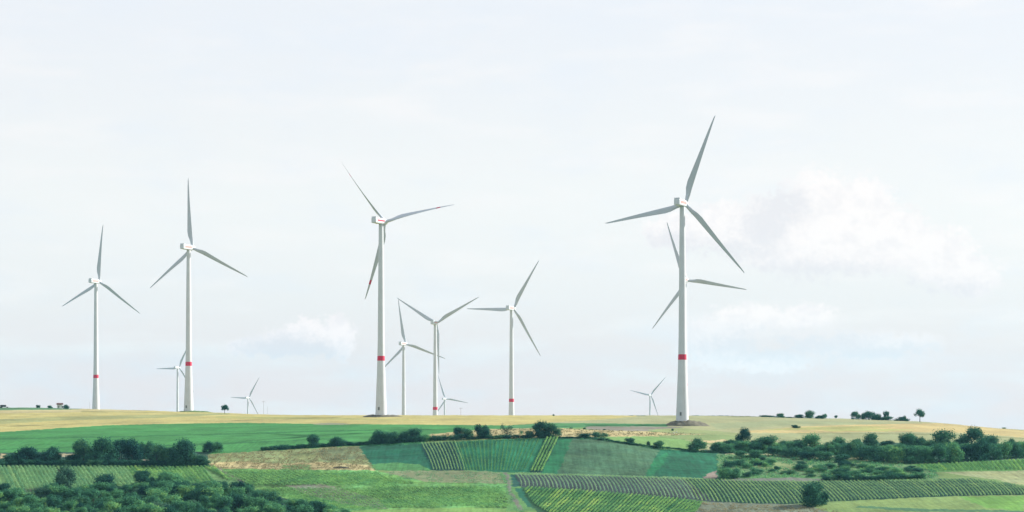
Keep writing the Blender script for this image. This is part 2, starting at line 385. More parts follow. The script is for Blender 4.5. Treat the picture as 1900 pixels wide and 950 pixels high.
def turbine(hu, hv, H, angs, label, yaw=27, pitch=8, stripes=(), band=True, base=None, sstrip=True, red=False):
    d = HH*F/H
    hz = (VH-hv)*d/F; x = (hu-UC)*d/F
    zb = base if base is not None else float(zxy(x, d))
    if base is None: zb = min(zb, hz-HH+12)-1
    t = empty('wind_turbine', (x, d, zb)); tag(t, label, 'wind turbine', 'wind turbines on and behind the ridge')
    top = hz-zb-2.2; off = hz-HH-zb        # heights above the object base
    prof = [(0, 4.05), (.10, 3.55), (.2, 3.0), (.294, 2.62), (.31, 2.55), (.4, 2.35), (.6, 2.15), (.8, 1.9), (.97, 1.65), (1.0, 1.62)]
    def rad(f): return float(np.interp(f, [a for a, b in prof], [b for a, b in prof]))
    mb = MB(); L = [(rad(0)+.02, 0)]
    for f, r in prof[1:]:
        L.append((r, off+f*HH if f < 1 else top))
    L[0] = (rad(0), min(0, off)); mb.lathe(L, 40)
    tw = ob('tower', mb.mesh('tower', M['concrete']), t)
    if band:
        b = MB(); z0, z1 = off+.279*HH, off+.304*HH
        b.lathe([(rad(.279)+.05, z0), (rad(.304)+.05, z1)], 40); ob('red_band', b.mesh('red_band', M['red']), tw)
    # flange rings between tower segments
    for f in (.40, .60, .80):
        b = MB(); b.lathe([(rad(f)+.04, off+f*HH-.18), (rad(f)+.04, off+f*HH+.18)], 32)
        ob('flange', b.mesh('flange', M['white']), tw)
    if base is not None:
        b = MB(); m = Matrix.Rotation(R(-20), 4, 'Z'); b.box((0, -3.85, 4.6), (1.1, .5, 2.2), m); ob('door', b.mesh('door', M['grey']), tw)
    Rz = Matrix.Translation((0, 0, hz-zb)) @ Matrix.Rotation(R(-yaw), 4, 'Z')
    n = ob('nacelle', NAC, t, Rz); ob('cooler', COOL, n)
    if sstrip: ob('side_stripe', STRED if red else STPINK, n)
    Hm = Rz @ Matrix.Translation((0, 5.4, 0)) @ Matrix.Rotation(R(4), 4, 'X')
    ob('hub', HUB, t, Hm)
    # true rotor phase from the screen angles
    ph = []
    for k, a in enumerate(angs):
        al = math.degrees(math.atan2(math.sin(R(a)), math.cos(R(a))/math.cos(R(yaw)))); ph.append(al-120*k)
    s = sum(math.sin(R(p)) for p in ph); c = sum(math.cos(R(p)) for p in ph); p0 = math.degrees(math.atan2(s, c))
    for k in range(3):
        a = p0+120*k                       # angle from +x towards +z ; blade mesh points to +z
        m = Hm @ Matrix.Rotation(R(90-a), 4, 'Y') @ Matrix.Rotation(R(pitch), 4, 'Z') @ Matrix.Translation((0, 0, 1.2))
        bl = ob('blade', BLADE, t, m)
        if k in stripes: ob('blade_stripe', STRIPE, bl)
    return t
def gz(u, v, H): return (VH-v)*(HH*F/H)/F
turbine(1266, 377, 403, (69.5, 192, 309), 'tallest white wind turbine with red band, on the brown mound right of centre', base=gz(0, 781.3, 403))
turbine(707, 410.5, 359, (11, 128, 257), 'tall white wind turbine left of centre with thin edge-on blades and red blade stripes', yaw=30, pitch=-56, stripes=(0, 1, 2), base=gz(0, 770, 359), red=True)
turbine(350, 459, 305, (92, 221, 329.5), 'tall white wind turbine left of the lone round tree, with red tower band', base=gz(0, 764.8, 305))
turbine(178, 522, 249, (82.5, 210, 323), 'white wind turbine furthest left, beside the small farm shed')
turbine(949, 572, 241, (61, 178, 299), 'mid-sized wind turbine alone right of the centre, one blade pointing left')
turbine(807.5, 599, 224, (28, 145, 276), 'wind turbine with Y-shaped rotor, low red band touching the ridge', yaw=20)
turbine(749, 638, 200, (96, 229, 338), 'smaller wind turbine close right of the striped-blade one, no band in sight', band=False)
turbine(1270.5, 519.5, 275, (106, 235, 350), 'wind turbine mostly hidden behind the tallest tower, its blades showing either side')
turbine(329.5, 682, 130, (70, 178, 298), 'small distant wind turbine just left of a tall banded tower', band=False, sstrip=False)
turbine(460, 738, 104, (62, 178, 298), 'tiny distant wind turbine between the lone round tree and the power poles', band=False, sstrip=False)
turbine(825, 740, 110, (107, 235, 350), 'tiny distant wind turbine behind the ridge beside the crossarm pole', band=False, sstrip=False)
turbine(1206, 733, 104, (47, 166, 292), 'tiny distant wind turbine low on the ridge left of the tallest one', band=False, sstrip=False)

# earth mounds under two towers
def mound(u, v0, H, w, dep, h, side, mat, label):
    d = HH*F/H; x = (u-UC)*d/F; z0 = float(zxy(x, d)); n = 60; rr = 14; vs = []; fs = []
    for i in range(rr+1):
        for k in range(n):
            a = 2*math.pi*k/n; f = i/rr
            px = math.cos(a)*w*f*(1+.08*math.sin(3*a+1)); py = math.sin(a)*dep*f
            hh = h*(1-max(0, (f-.45)/.55)**1.3)*(1+.10*math.sin(px*.6+1)+.08*math.sin(px*1.7)) if f < 1 else -.6
            vs.append((px, py, float(zxy(x+side+px, d+py))-z0+hh if i < rr else float(zxy(x+side+px, d+py))-z0-.5))
    for i in range(rr):
        for k in range(n): fs.append((i*n+k, i*n+(k+1) % n, (i+1)*n+(k+1) % n, (i+1)*n+k))
    mb = MB(); mb.add(vs, fs, True); o = ob('earth_mound', mb.mesh('earth_mound', mat)); o.location = (x+side, d, z0)
    tag(o, label, 'mound', None); return o
soil = plain('mound_soil', (.12, .115, .09), .95, .35, .5, .1)
mound(1268, 780, 403, 14.5, 10, 2.9, 2.2, soil, 'brown earth mound around the foot of the tallest wind turbine')
mound(708, 770, 359, 15, 7, 1.5, 0, soil, 'low earth mound at the foot of the striped-blade turbine')
mound(352, 765, 305, 16, 7, 1.0, 3, plain('grassy_mound', (.10, .15, .06), .95, .3, .5, .1), 'low grassy mound at the foot of the turbine left of the lone tree')

# ------------------------------------------------------------------ foliage
def leaves(P, N, size, rng, jit=.5):
    """cards at points P facing N"""
    n = len(P); rnd = rng.normal(size=(n, 3))
    N = N+rnd*jit; N /= np.linalg.norm(N, axis=1)[:, None]+1e-9
    A = np.cross(N, rng.normal(size=(n, 3))); A /= np.linalg.norm(A, axis=1)[:, None]+1e-9; B = np.cross(N, A)
    s = (size*(.6+.8*rng.rand(n)))[:, None]
    q = np.stack([P-A*s*.9-B*s*.25, P+B*s*.55-A*s*.1, P+A*s*.9+B*s*.2, P-B*s*.6+A*s*.1], 1)
    return q.reshape(-1, 3)
def quadmesh(name, co, mat, extra=None):
    me = bpy.data.meshes.new(name); n = len(co)//4
    fi = np.arange(n*4, dtype=np.int32); ls = np.arange(0, n*4, 4, dtype=np.int32)
    me.vertices.add(len(co)); me.vertices.foreach_set('co', co.astype(np.float32).ravel())
    me.loops.add(n*4); me.loops.foreach_set('vertex_index', fi); me.polygons.add(n); me.polygons.foreach_set('loop_start', ls)
    me.update(calc_edges=True); me.materials.append(mat); return me
def crown_mesh(seed, mat, kind):
    """crown in unit size: about 1 wide (x,y -.5...5) and z 0..1; kind bush/tree/airy/oak"""
    rng = np.random.RandomState(seed); P = []; N = []
    nl = {'bush': 11, 'tree': 13, 'airy': 16, 'oak': 20, 'low': 9}[kind]
    for i in range(nl):
        a = rng.rand()*6.28; r = math.sqrt(rng.rand())*.30
        if kind == 'bush': z = .18+rng.rand()*.56; rad = .16+.09*rng.rand(); r *= 1.2*math.sqrt(max(.04, 1-((z-.2)/.62)**2))
        elif kind == 'low': z = .25+rng.rand()*.35; rad = .16+.10*rng.rand(); r *= 1.15
        elif kind == 'tree': z = .16+rng.rand()*.64; rad = .15+.10*rng.rand(); r *= 1.25*math.sqrt(max(.05, 1-((z-.38)/.5)**2))
        elif kind == 'airy': z = .18+rng.rand()*.66; rad = .09+.10*rng.rand(); r *= 1.15
        else: z = .46+rng.rand()*.38; rad = .12+.07*rng.rand(); r *= 1.15
        c = np.array([r*math.cos(a), r*math.sin(a), z])
        n = int({'bush': 330, 'tree': 330, 'airy': 120, 'oak': 190, 'low': 260}[kind]*(rad/.2)**1.5)
        D = rng.normal(size=(n, 3)); D /= np.linalg.norm(D, axis=1)[:, None]
        rr = rad*(rng.rand(n)**(.28))*(1+.22*np.sin(D[:, 0]*7+i)*np.sin(D[:, 2]*6+2*i))
        pts_ = c+D*rr[:, None]*np.array([1, 1, .92]); pts_[:, 2] = np.maximum(pts_[:, 2], .0)
        P.append(pts_); N.append(D+np.array([0, 0, .25]))
        # stray sprigs
        m = n//9; D = rng.normal(size=(m, 3)); D /= np.linalg.norm(D, axis=1)[:, None]; D[:, 2] = np.abs(D[:, 2])
        P.append(c+D*rad*(1.0+.38*rng.rand(m))[:, None]); N.append(D)
    if kind in ('bush', 'low', 'tree'):       # skirt to the ground
        n = 420; a = rng.rand(n)*6.28; r = .20+.22*rng.rand(n); z = rng.rand(n)*.35
        D = np.stack([np.cos(a), np.sin(a), np.zeros(n)], 1); P.append(np.stack([r*np.cos(a), r*np.sin(a), z], 1)); N.append(D)
    P = np.concatenate(P); N = np.concatenate(N)
    return quadmesh('crown', leaves(P, N, np.full(len(P), .030 if kind != 'airy' else .026), rng, .45), mat)
def trunk_mesh(seed, kind):
    rng = random.Random(seed); mb = MB(); h = {'oak': .55, 'tree': .45, 'airy': .5, 'bush': .35, 'low': .3}[kind]; r = .028 if kind in ('oak', 'airy', 'tree') else .022
    mb.tube((0, 0, -.06), (.01, 0, h*.6), r*1.25, r*.85); mb.tube((.01, 0, h*.6), (0, .02, h), r*.85, r*.5)
    for i in range(5):
        a = rng.random()*6.28; z = h*(.5+.5*rng.random()); l = .18+.14*rng.random()
        mb.tube((0, 0, z), (math.cos(a)*l, math.sin(a)*l, z+.12+.14*rng.random()), r*.5, r*.15, 5)
    return mb.mesh('trunk', M['bark'])
CR = {}
for kind, ns in (('bush', 5), ('low', 3), ('tree', 4), ('airy', 2), ('oak', 3)):
    for col in ('leaf_dark', 'leaf_mid', 'leaf_grey'):
        if col == 'leaf_grey' and kind in ('oak', 'low'): continue
        CR[(kind, col)] = [(crown_mesh(100*ns+7*i+len(col), M[col], kind), trunk_mesh(i, kind)) for i in range(ns)]
nplants = 0
def plant(u, v, w, h, kind='bush', col='leaf_dark', label=None, group=None, cat=None, d=None, name=None):
    """w, h in photo pixels at that distance"""
    global nplants; nplants += 1
    if d is None: p = hit(u, v)
    else: x = (u-UC)*d/F; p = Vector((x, d, float(zxy(x, d))))
    s = p.y/F
    v_ = CR[(kind, col)]; cm, tm = v_[nplants % len(v_)]
    small = kind in ('bush', 'low')
    name = name or ('bush' if small else 'tree')
    t = empty(name, (p.x, p.y, p.z-.1-h*s*.07), random.random()*6.28)
    ww = w*s*1.2; hh = h*s*1.2
    m = Matrix.Diagonal((ww, ww, hh, 1))
    c = ob('crown', cm, t, m); k = ob('trunk', tm, t, Matrix.Diagonal((ww*.5+hh*.5, ww*.5+hh*.5, hh, 1)))
    tag(t, label, cat or name, group)
    return t
D_, G_, S_ = 'leaf_dark', 'leaf_mid', 'leaf_grey'
# left thicket
gA = 'trees of the left thicket below the green field'
lA = 'dark bushy tree packed into the left thicket below the green field'
for i, (u, v, w, h) in enumerate([(20,862,40,20),(45,861,44,29),(62,858,30,26),(85,860,36,32),(104,858,30,29),(135,860,30,18),(155,858,40,40),(176,862,30,34),(197,860,46,47),(222,852,26,34),(245,858,40,40),(268,850,30,38),(290,861,40,36),(315,862,30,30),(338,864,46,45),(360,863,26,30),(373,865,22,20)]):
    lab = {8: 'tall broad dark tree crowning the left thicket at its middle', 11: 'dark tree with the highest top, right half of the left thicket', 14: 'large rounded dark tree near the right end of the left thicket', 0: 'low spreading dark tree at the left tip of the left thicket', 16: 'small dark tree ending the left thicket beside the fallow patch'}.get(i, lA)
    plant(u, v, w, h, 'tree' if h > 28 else 'bush', D_, lab, gA if lab == lA else None, 'tree', name='tree')
for u in range(2, 384, 13):
    plant(u+random.uniform(-3, 3), 865.5, random.uniform(17, 24), random.uniform(11, 16), 'bush', D_, 'low dark bush along the foot of the left thicket, above the vineyard', 'bushes along the foot of the left thicket')
plant(389, 838.5, 24, 21, 'bush', D_, 'round dark bush alone at the lower edge of the green field')
plant(404, 838.5, 22, 19, 'bush', G_, 'lighter round bush touching a darker one at the edge of the green field')
# hedge between plateau and slope
hx = [(478,835),(530,833),(560,830),(600,828),(640,826),(700,823),(800,817),(900,813),(1000,811.5),(1100,812.5),(1150,820),(1200,828),(1290,836)]
def hv(u): return float(np.interp(u, [a for a, b in hx], [b for a, b in hx]))
u = 490
while u < 1290:
    hgt = 8 if u < 700 else (11 if u < 860 else 7.5)
    if u > 1030: hgt = 4
    plant(u, hv(u)+.8, random.uniform(13, 20), hgt*random.uniform(.8, 1.25), 'low', D_, 'low hedge bush along the top of the slope under the green and straw fields', 'hedge along the top of the slope')
    u += random.uniform(9, 12)
for u, v, w, h, k, c, lab in [
 (526,832,20,10,'low',D_,'low dark bush near the left tip of the long hedge'),
 (583,830,27,24,'bush',D_,'squarish dark bush standing up from the hedge below the green field'),
 (627,827,30,18,'bush',D_,'wide dark bush in the hedge right of the squarish one'),
 (701,822,34,25,'bush',D_,'tall dark bush in the hedge under the striped-blade turbine'),
 (724,822,30,23,'bush',D_,'dark round bush in the hedge right of the striped-blade turbine'),
 (750,820,28,20,'bush',D_,'dark bush in the hedge under the no-band turbine'),
 (773,819,34,25,'bush',G_,'tall mid green bush in the hedge left of the Y-rotor turbine'),
 (790,819,20,16,'low',S_ if False else G_,'low mid green bush in the hedge under the Y-rotor turbine'),
 (849,813,17,23,'bush',D_,'narrow dark bush at the left end of the straw strip'),
 (867,812,24,19,'bush',D_,'dark bush between a narrow and a tall one by the straw strip'),
 (896,813,27,31,'tree',D_,'tall dark ragged tree in the hedge left of the mid-sized turbine'),
 (941,811,24,24,'airy',S_,'thin grey-green small tree on the straw strip under the mid-sized turbine'),
 (966,810,10,12,'airy',G_,'very small thin tree on the straw strip beside the dark pair'),
 (982,812,15,15,'bush',D_,'small dark bush left of the large dark tree by the vine strip'),
 (991,796,9,7,'bush',D_,'tiny dark bush on the straw strip above the large dark tree'),
 (1008,812,33,30,'tree',D_,'large dark tree at the head of the slanting vine strip'),
 (1027,812,26,24,'tree',D_,'dark tree leaning on the right of the largest hedge tree'),
 (1083,812,30,10,'low',D_,'low wide dark bush in the hedge right of the vine strip'),
 (1113,811.5,30,13,'low',D_,'domed dark bush at the left corner of the pale green field'),
 (1168,823,17,12,'bush',D_,'small dark bush on the lower edge of the pale green field'),
 (1203,828,9,10,'bush',S_,'tiny grey bush on the lower edge of the pale green field'),
 (1222,832,24,14,'bush',D_,'dark bush near the right corner of the pale green field'),
 (1293,837,32,26,'bush',D_,'large dark bush at the right corner of the pale green field'),
 (1305,832,16,14,'bush',G_,'bright green bush beside the large dark one right of the pale green field'),
 (1474,794,11,6.5,'bush',D_,'small round bush alone on the dry plateau above the right thicket'),
 (1481,794,10,4,'low',D_,'flat little bush touching the round one on the dry plateau'),
 (1248,799,5,4,'bush',D_,'tiny dark bush beside two white boxes below the mound'),
 (1060,795,6,3,'low',D_,'tiny low bush at the left of the straw strip edge'),
 (1085,796.5,6,4,'low',D_,'tiny low bush at the middle of the straw strip edge'),
 (1121,798,6,3,'low',D_,'tiny low bush at the left end of the ploughed band'),
 (1508,938,50,44,'bush',D_,'large round dark tree alone at the lower edge of the striped vineyard'),
 (1528,936,18,24,'bush',D_,'small dark bush leaning against the right of the lone vineyard tree')]:
    plant(u, v, w, h, k, c, lab)
# right thicket
lR = 'dark tree in the upper line of the long right-hand thicket'
for i, (u, v, w, h) in enumerate([(1379,828,27,31),(1350,832,24,16),(1365,834,30,20),(1400,836,28,20),(1421,838,46,27),(1455,832,26,16),(1482,830,28,16),(1511,840,42,32),(1540,842,24,24),(1556,838,24,28),(1579,848,34,40),(1611,829,32,25),(1645,830,30,14),(1684,831,28,28),(1707,831,26,27),(1747,838,44,40),(1803,832,44,36),(1780,830,26,16),(1830,832,28,22),(1844,840,34,32),(1876,832,18,20),(1894,838,20,18),(1327,838,24,12),(1590,832,20,18),(1725,834,28,18)]):
    lab = {0: 'round dark tree standing above the left end of the right-hand thicket', 4: 'broad dark tree in the thicket right of the first round one', 15: 'tall broad dark tree breaking the skyline of the right-hand thicket', 16: 'dark domed tree highest at the right end of the thicket', 7: 'large broad dark tree in the thicket below the ridge bushes', 20: 'narrow pointed little tree near the right edge of the photo'}.get(i, lR)
    plant(u, v, w, h, 'tree' if h > 24 else 'bush', G_ if i in (4,7,9,13,17,18,21) else D_, lab, 'upper trees of the right-hand thicket' if lab == lR else None, 'tree', name='tree')
for (u, v, w, h) in [(1440,846,44,18),(1475,848,40,20),(1500,852,34,16),(1530,854,36,18),(1560,858,34,16),(1600,852,36,26),(1622,856,40,32),(1645,856,34,26),(1668,858,40,30),(1695,858,42,32),(1720,858,34,28),(1742,858,44,36),(1770,856,38,36),(1795,854,34,30),(1817,854,42,38),(1842,852,34,30),(1862,850,32,32),(1885,849,30,30),(1900,848,26,30),(1400,850,34,16),(1375,850,30,14)]:
    plant(u, v, w, h, 'bush', G_ if random.random() < .65 else D_, 'rounded tree along the lower front of the right-hand thicket', 'lower trees of the right-hand thicket', 'tree', name='tree')
for u in range(1330, 1905, 17):
    plant(u+random.uniform(-4, 4), (838 if u < 1500 else 843)+random.uniform(-2, 2), random.uniform(26, 34), random.uniform(15, 21), 'bush', G_, 'bush filling the middle of the long right-hand thicket', 'middle bushes of the right-hand thicket')
for (u, v, w, h, c) in [(1345,888,28,25,G_),(1362,886,26,23,G_),(1385,884,18,12,G_),(1403,881,18,9,D_),(1350,868,26,16,D_),(1368,864,26,15,D_),(1388,868,20,11,G_),(1402,862,26,16,G_),(1421,866,14,12,G_),(1432,876,14,8,G_),(1442,872,12,9,D_),(1462,879,26,9,D_),(1478,870,16,8,G_),(1500,874,20,8,G_),(1524,872,18,8,G_),(1540,868,22,10,G_),(1556,880,26,13,D_),(1572,866,32,14,D_),(1600,868,26,10,G_),(1585,880,22,10,G_),(1618,876,24,11,D_),(1640,872,22,9,G_),(1662,878,22,15,G_),(1690,874,26,10,D_),(1705,876,22,9,D_),(1530,884,16,7,G_),(1505,884,18,6,G_),(1365,878,14,9,S_),(1415,856,16,9,S_),(1488,862,18,9,D_)]:
    plant(u, v, w, h, 'bush' if c == S_ else 'low', c, 'small bush scattered on the rough slope below the right-hand thicket', 'bushes scattered on the rough slope')
for i in range(34):
    u = random.uniform(1350, 1700); v = random.uniform(858+(u-1350)*.03, 884); w = random.uniform(12, 26)
    plant(u, v, w, w*random.uniform(.4, .6), 'low', random.choice([G_, G_, D_]), 'small bush scattered on the rough slope below the right-hand thicket', 'bushes scattered on the rough slope')
for u in range(1530, 1725, 13):
    plant(u+random.uniform(-2, 2), 890.5-(2 if u > 1640 else 0), random.uniform(17, 24), random.uniform(9, 15), 'low', D_, 'low dark bush in the row along the top of the striped vineyard', 'bush row above the striped vineyard')
# bushes on the skyline
for u, v, w, h, k, lab in [
 (1424,774,30,4.5,'low','long flat dark bush leading the skyline bushes'),(1445,775,22,3.5,'low','flat dark bush second along the skyline'),
 (1449,775.5,15,9,'bush','small rounded bush on the skyline after the flat ones'),(1466,776,18,3,'low','low scrubby bush on the skyline between two round ones'),
 (1483,776.5,22,7,'bush','low bush leaning against the tallest skyline cone'),(1502,777,20,14.5,'bush','tallest bush of the left skyline group, cone-shaped'),
 (1519,777.5,14,7,'bush','small dark bush left of the small skyline tree'),(1528,778,11,12,'tree','small tree with open foot in the skyline group'),
 (1551,778,6,7,'oak','tiny thin tree alone on the skyline between two groups'),
 (1588,780.5,18,14,'tree','dark tree first in the right skyline group'),(1603,781,12,12,'tree','narrow dark tree second in the right skyline group'),
 (1618,781.5,26,21,'tree','tallest broad tree of the right skyline group'),(1630,782,12,8,'bush','small bush right under the tallest skyline tree'),
 (1645,783,26,9,'bush','wide low bush under the tiered little skyline tree'),(1644,783,11,17,'oak','little tree rising from a wide low skyline bush'),
 (1664,784,12,4,'low','very low bush in the gap of the right skyline group'),(1674,784,24,9,'bush','flat-topped bush near the end of the right skyline group'),(1679,784,7,12,'bush','pointed small bush at the end of the right skyline group')]:
    plant(u, v+.6, w, h, k, D_, lab, None, 'bush' if k in ('bush', 'low') else 'tree', d=1520)
plant(1707, 783, 21, 22, 'oak', D_, 'lone round-headed tree on the ridge at right, on a thin trunk', None, 'tree', d=1500)
plant(417, 767, 15, 16, 'oak', D_, 'lone small round tree on the ridge between two left turbines', None, 'tree', d=1560)
plant(1863, 795, 8, 3.5, 'low', G_, 'tiny bush on the bare slope of the ridge at the right edge', d=1560)
for u, h, w, lab in ((122, 6, 12, 'dark round bush right of the small white farm shed'), (93, 3.5, 10, 'low bush left of the small white farm shed'), (71, 4, 8, 'small bush between the dark trailer and the shed')):
    plant(u, 757, w, h+2, 'bush', D_, lab, d=1590)
plant(1027, 771, 5, 3.4, 'bush', D_, 'tiny dark bush alone on the central skyline', d=1390)
for u in list(range(1290, 1420, 12)): plant(u, 772, 13, 1.6, 'low', D_, 'thin line of low bush along the ridge right of the tallest tower', 'low ridge line bushes', d=1540)
for u in (1172, 1186, 1193): plant(u, 771.5, 9, 1.4, 'low', D_, 'thin line of low bush on the ridge left of the tallest tower', 'low ridge bushes left of the tower', d=1400)
# bottom left wood
plant(119, 909, 33, 55, 'tree', S_, 'tall pale grey-green tree standing above the lower left wood')
plant(188, 910, 46, 30, 'tree', D_, 'broad dark domed tree at the top edge of the lower left wood', None, 'tree')
plant(266, 905, 38, 30, 'tree', D_, 'grey dark tree in the top edge of the wood, left of the green dome', None, 'tree')
plant(313, 903, 52, 28, 'tree', G_, 'wide green domed tree in the top edge of the lower left wood', None, 'tree')
plant(456, 914, 28, 22, 'tree', D_, 'dark round tree where the field track meets the wood', None, 'tree')
plant(5, 918, 26, 22, 'tree', D_, 'dark tree at the left edge of the photo above the wood', None, 'tree')
bx = [(-20,930),(60,928),(100,917),(200,910),(330,905),(400,910),(450,918),(520,930),(580,946),(625,962)]
v = 906.0; nC = 0
while v < 972:
    u = -12+random.uniform(0, 12)
    while u < 640:
        if v >= np.interp(u, [a for a, b in bx], [b for a, b in bx]):
            c = random.choice([D_, D_, G_, G_]) if v < 940 else random.choice([D_, G_, G_])
            if random.random() < .06: c = S_
            w = random.choice([random.uniform(16, 26), random.uniform(26, 46)]); nC += 1
            plant(u, v+random.uniform(-2, 2), w, min(w*random.uniform(.7, 1.0), 30 if v > 915 else 20), random.choice(['bush', 'tree', 'tree']), c,
                  {D_: 'dark green bushy tree among the crowded lower left wood', G_: 'mid green sunlit bushy tree in the crowded lower left wood', S_: 'greyish bushy tree among the greener ones of the lower left wood'}[c], {D_: 'dark trees of the lower left wood', G_: 'green trees of the lower left wood', S_: 'greyish trees of the lower left wood'}[c], 'tree', name='tree')
        u += random.uniform(18, 29)
    v += 8.8
for u, v, w, h in ((575, 950, 30, 16), (597, 955, 30, 14), (548, 938, 26, 16)):
    plant(u, v, w, h, 'low', D_, 'dark low bush trailing at the right tip of the lower left wood', 'bushes at the right tip of the lower left wood')

# rough grass tufts as uncountable stuff
def scatter(name, poly, n, size, h, mat, label):
    P = pts(poly); xs = [a for a, b in P]; ys = [b for a, b in P]; rng = np.random.RandomState(len(name)+n); pp = []
    while len(pp) < n:
        u = rng.uniform(min(xs), max(xs)); v = rng.uniform(min(ys), max(ys)); ins = False
        for k in range(len(P)):
            (xa, ya), (xb, yb) = P[k], P[k-1]
            if ya != yb and ((ya > v) != (yb > v)) and u < (xb-xa)*(v-ya)/(yb-ya)+xa: ins = not ins
        if not ins: continue
        if vnoise(np.array([u/9.]), np.array([v/4.]))[0] < .38: continue
        p = hit(u, v)
        for k in range(5): pp.append((p.x+rng.normal()*size, p.y+rng.normal()*size, p.z+h*rng.rand()))
    pp = np.array(pp); N = np.repeat([[0, -.5, .7]], len(pp), 0)
    o = ob(name, quadmesh(name, leaves(pp, N, np.full(len(pp), size*.55), rng, .6), mat)); tag(o, label, 'grass' if 'grass' in name else 'undergrowth', None, 'stuff')
scatter('rough_grass', '385,844 480,838 640,829 665,829 697,872 560,872 385,869', 9000, .5, .5, M['dry'], 'dry rough grass and weeds on the fallow patch')
scatter('scrub_undergrowth', '1330,844 1500,850 1740,864 1740,889 1500,886 1335,886', 8000, .7, .9, M['leaf_mid'], 'tangled green undergrowth on the rough slope')
scatter('wood_undergrowth', '-20,925 60,925 100,914 200,906 330,902 400,906 450,913 520,926 580,942 640,965 -20,965', 9000, .9, 1.5, M['leaf_mid'], 'tangled green undergrowth between the trees of the lower left wood')
scatter('meadow_grass', '1303,933 1440,937 1490,938 1560,950 1560,962 1290,962', 3500, .5, .4, M['dry'], 'rough meadow grass below the striped vineyard')
scatter('weedy_grass', '735,874 862,874 928,878 938,896 860,896 790,893 705,881', 3500, .35, .3, M['vine_hazy'], 'weedy brown grass plot left of the dirt path')
scatter('straw_grass', '800,807 900,797 1035,795 1200,801 1320,807 1100,810 850,813', 4000, .6, .5, M['dry'], 'dry straw grass strip above the hedge')

scatter('verge_grass', '955,877 1100,881 1250,886 1400,891 1480,892 1700,888 1850,891 1850,894 1700,891 1480,895 1250,889 1100,884 956,880', 2600, .4, .5, M['vine_hazy'], 'grass verge along the top of the striped vineyard')
scatter('field_edge_grass', '660,827 700,825 843,820 1010,813 1110,813 1228,833 1335,838 1335,841 1228,836 1110,816 1010,816 843,823 700,828', 2600, .5, .6, M['leaf_mid'], 'weeds and grass at the foot of the hedge above the slope plots')
scatter('track_grass', '926,877 934,877 944,905 960,935 975,950 958,950 940,915 934,890', 900, .4, .4, M['vine_hazy'], 'grass beside the dirt path')
# ------------------------------------------------------------------ vines
def vine_cards(path, w, h, dens, size, rng):
    """path: world polyline (Vectors)"""
    L = [0.0]
    for a, b in zip(path, path[1:]): L.append(L[-1]+(b-a).length)
    L = np.array(L); tot = L[-1]; n = max(4, int(tot*dens)); s = rng.rand(n)*tot
    X = np.interp(s, L, [p.x for p in path]); Y = np.interp(s, L, [p.y for p in path])
    lump = .75+.5*vnoise(s/1.1+rng.rand()*99, np.full(n, rng.rand()*99))
    gap = vnoise(s/2.4+rng.rand()*99, np.full(n, rng.rand()*99)) > .04
    a = rng.normal(size=n)*w*.42*lump; hh = (.25+.75*rng.rand(n)**.8)*h*lump
    dx = path[-1].x-path[0].x; dy = path[-1].y-path[0].y; q = math.hypot(dx, dy)+1e-6
    X = X+a*(dy/q); Y = Y-a*(dx/q)
    Zz = zxy(X, Y)+hh
    gap[:] = True; P = np.stack([X, Y, Zz], 1)[gap]
    N = np.stack([a*(dy/q), -a*(dx/q), .35+0*a], 1)[gap]; N /= np.linalg.norm(N, axis=1)[:, None]+1e-9
    return leaves(P, N, np.full(len(P), size), rng, .5)
VR = np.random.RandomState(77)
def row_path(u0, v0, u1, v1, bend=0, n=7):
    pp = []
    for i in range(n):
        t = i/(n-1); u = u0+(u1-u0)*t+bend*math.sin(math.pi*t); pp.append(hit(u, v0+(v1-v0)*t))
    return pp
def row(path, w, h, dens, size, mat, label, group):
    co = vine_cards(path, w, h, dens, size, VR); c0 = np.array(path[len(path)//2])
    o = ob('vine_row', quadmesh('vine_row', co-c0, mat)); o.location = Vector(c0)
    tag(o, label, 'vine row', group)
def li(P, u): return float(np.interp(u, [a for a, b in P], [b for a, b in P]))
Kt = pts('955,880 1100,884 1250,888 1400,893.5 1480,895 1600,893 1700,891 1800,890 1850,895.5 1900,902 1960,909')
Kb = pts('960,902 1070,908 1150,914 1250,923 1300,929 1340,932 1440,936 1500,933.5 1600,928 1750,921 1900,918 1990,917')
u = 957.0; k = 0
while u < 1905:
    lean = np.interp(u, [957, 1100, 1250, 1400, 1900], [11, 17, 27, 38, 46]); vb = li(Kb, u+lean); vt = li(Kt, u)
    if vb-vt > 4:
        frac = (vb-vt)/40 if u > 1700 else 1
        lean2 = lean*min(1, max(.3, frac)) if u > 1500 else lean
        lft = u < 1265
        row(row_path(u, vt, u+lean2, li(Kb, u+lean2), bend=3.0), .30, .95 if lft else .80, 22, .17, M['vine_pale'] if lft else M['vine'],
            'thin pale vine row over bare soil in the left half of the striped vineyard' if lft else 'green vine row over grass in the right half of the striped vineyard',
            'pale vine rows over bare soil' if lft else 'green vine rows of the striped vineyard')
    u += 7.05; k += 1
# lower middle vineyard, rows leaning the other way
Lt = pts('968,904 1070,910 1150,916 1250,925 1303,932 1330,950'); u = 974.0
while u < 1345:
    if u <= 1303: ut, vt = u, li(Lt, u)
    else: ut, vt = 1303-(u-1303)*.25, 932+(u-1303)*.45
    ln = 46; vb = min(966, vt+44)
    p0 = (ut, vt); p1 = (ut-ln, vb)
    # clip at the left edge of the plot
    le = pts('903,967 915,972 935,986 943,1000 966,1040')
    for q in range(40):
        t = q/39; uu = ut-ln*t; vv = vt+(vb-vt)*t
        if uu < li(le, vv)+2: break
        p1 = (uu, vv)
    if p1[1]-p0[1] > 6: row(row_path(*p0, *p1), .42, .95, 26, .21, M['vine_bright'], 'bright green vine row in the vineyard right of the dirt path, below the pale rows', 'bright vine rows right of the path')
    u += 6.9
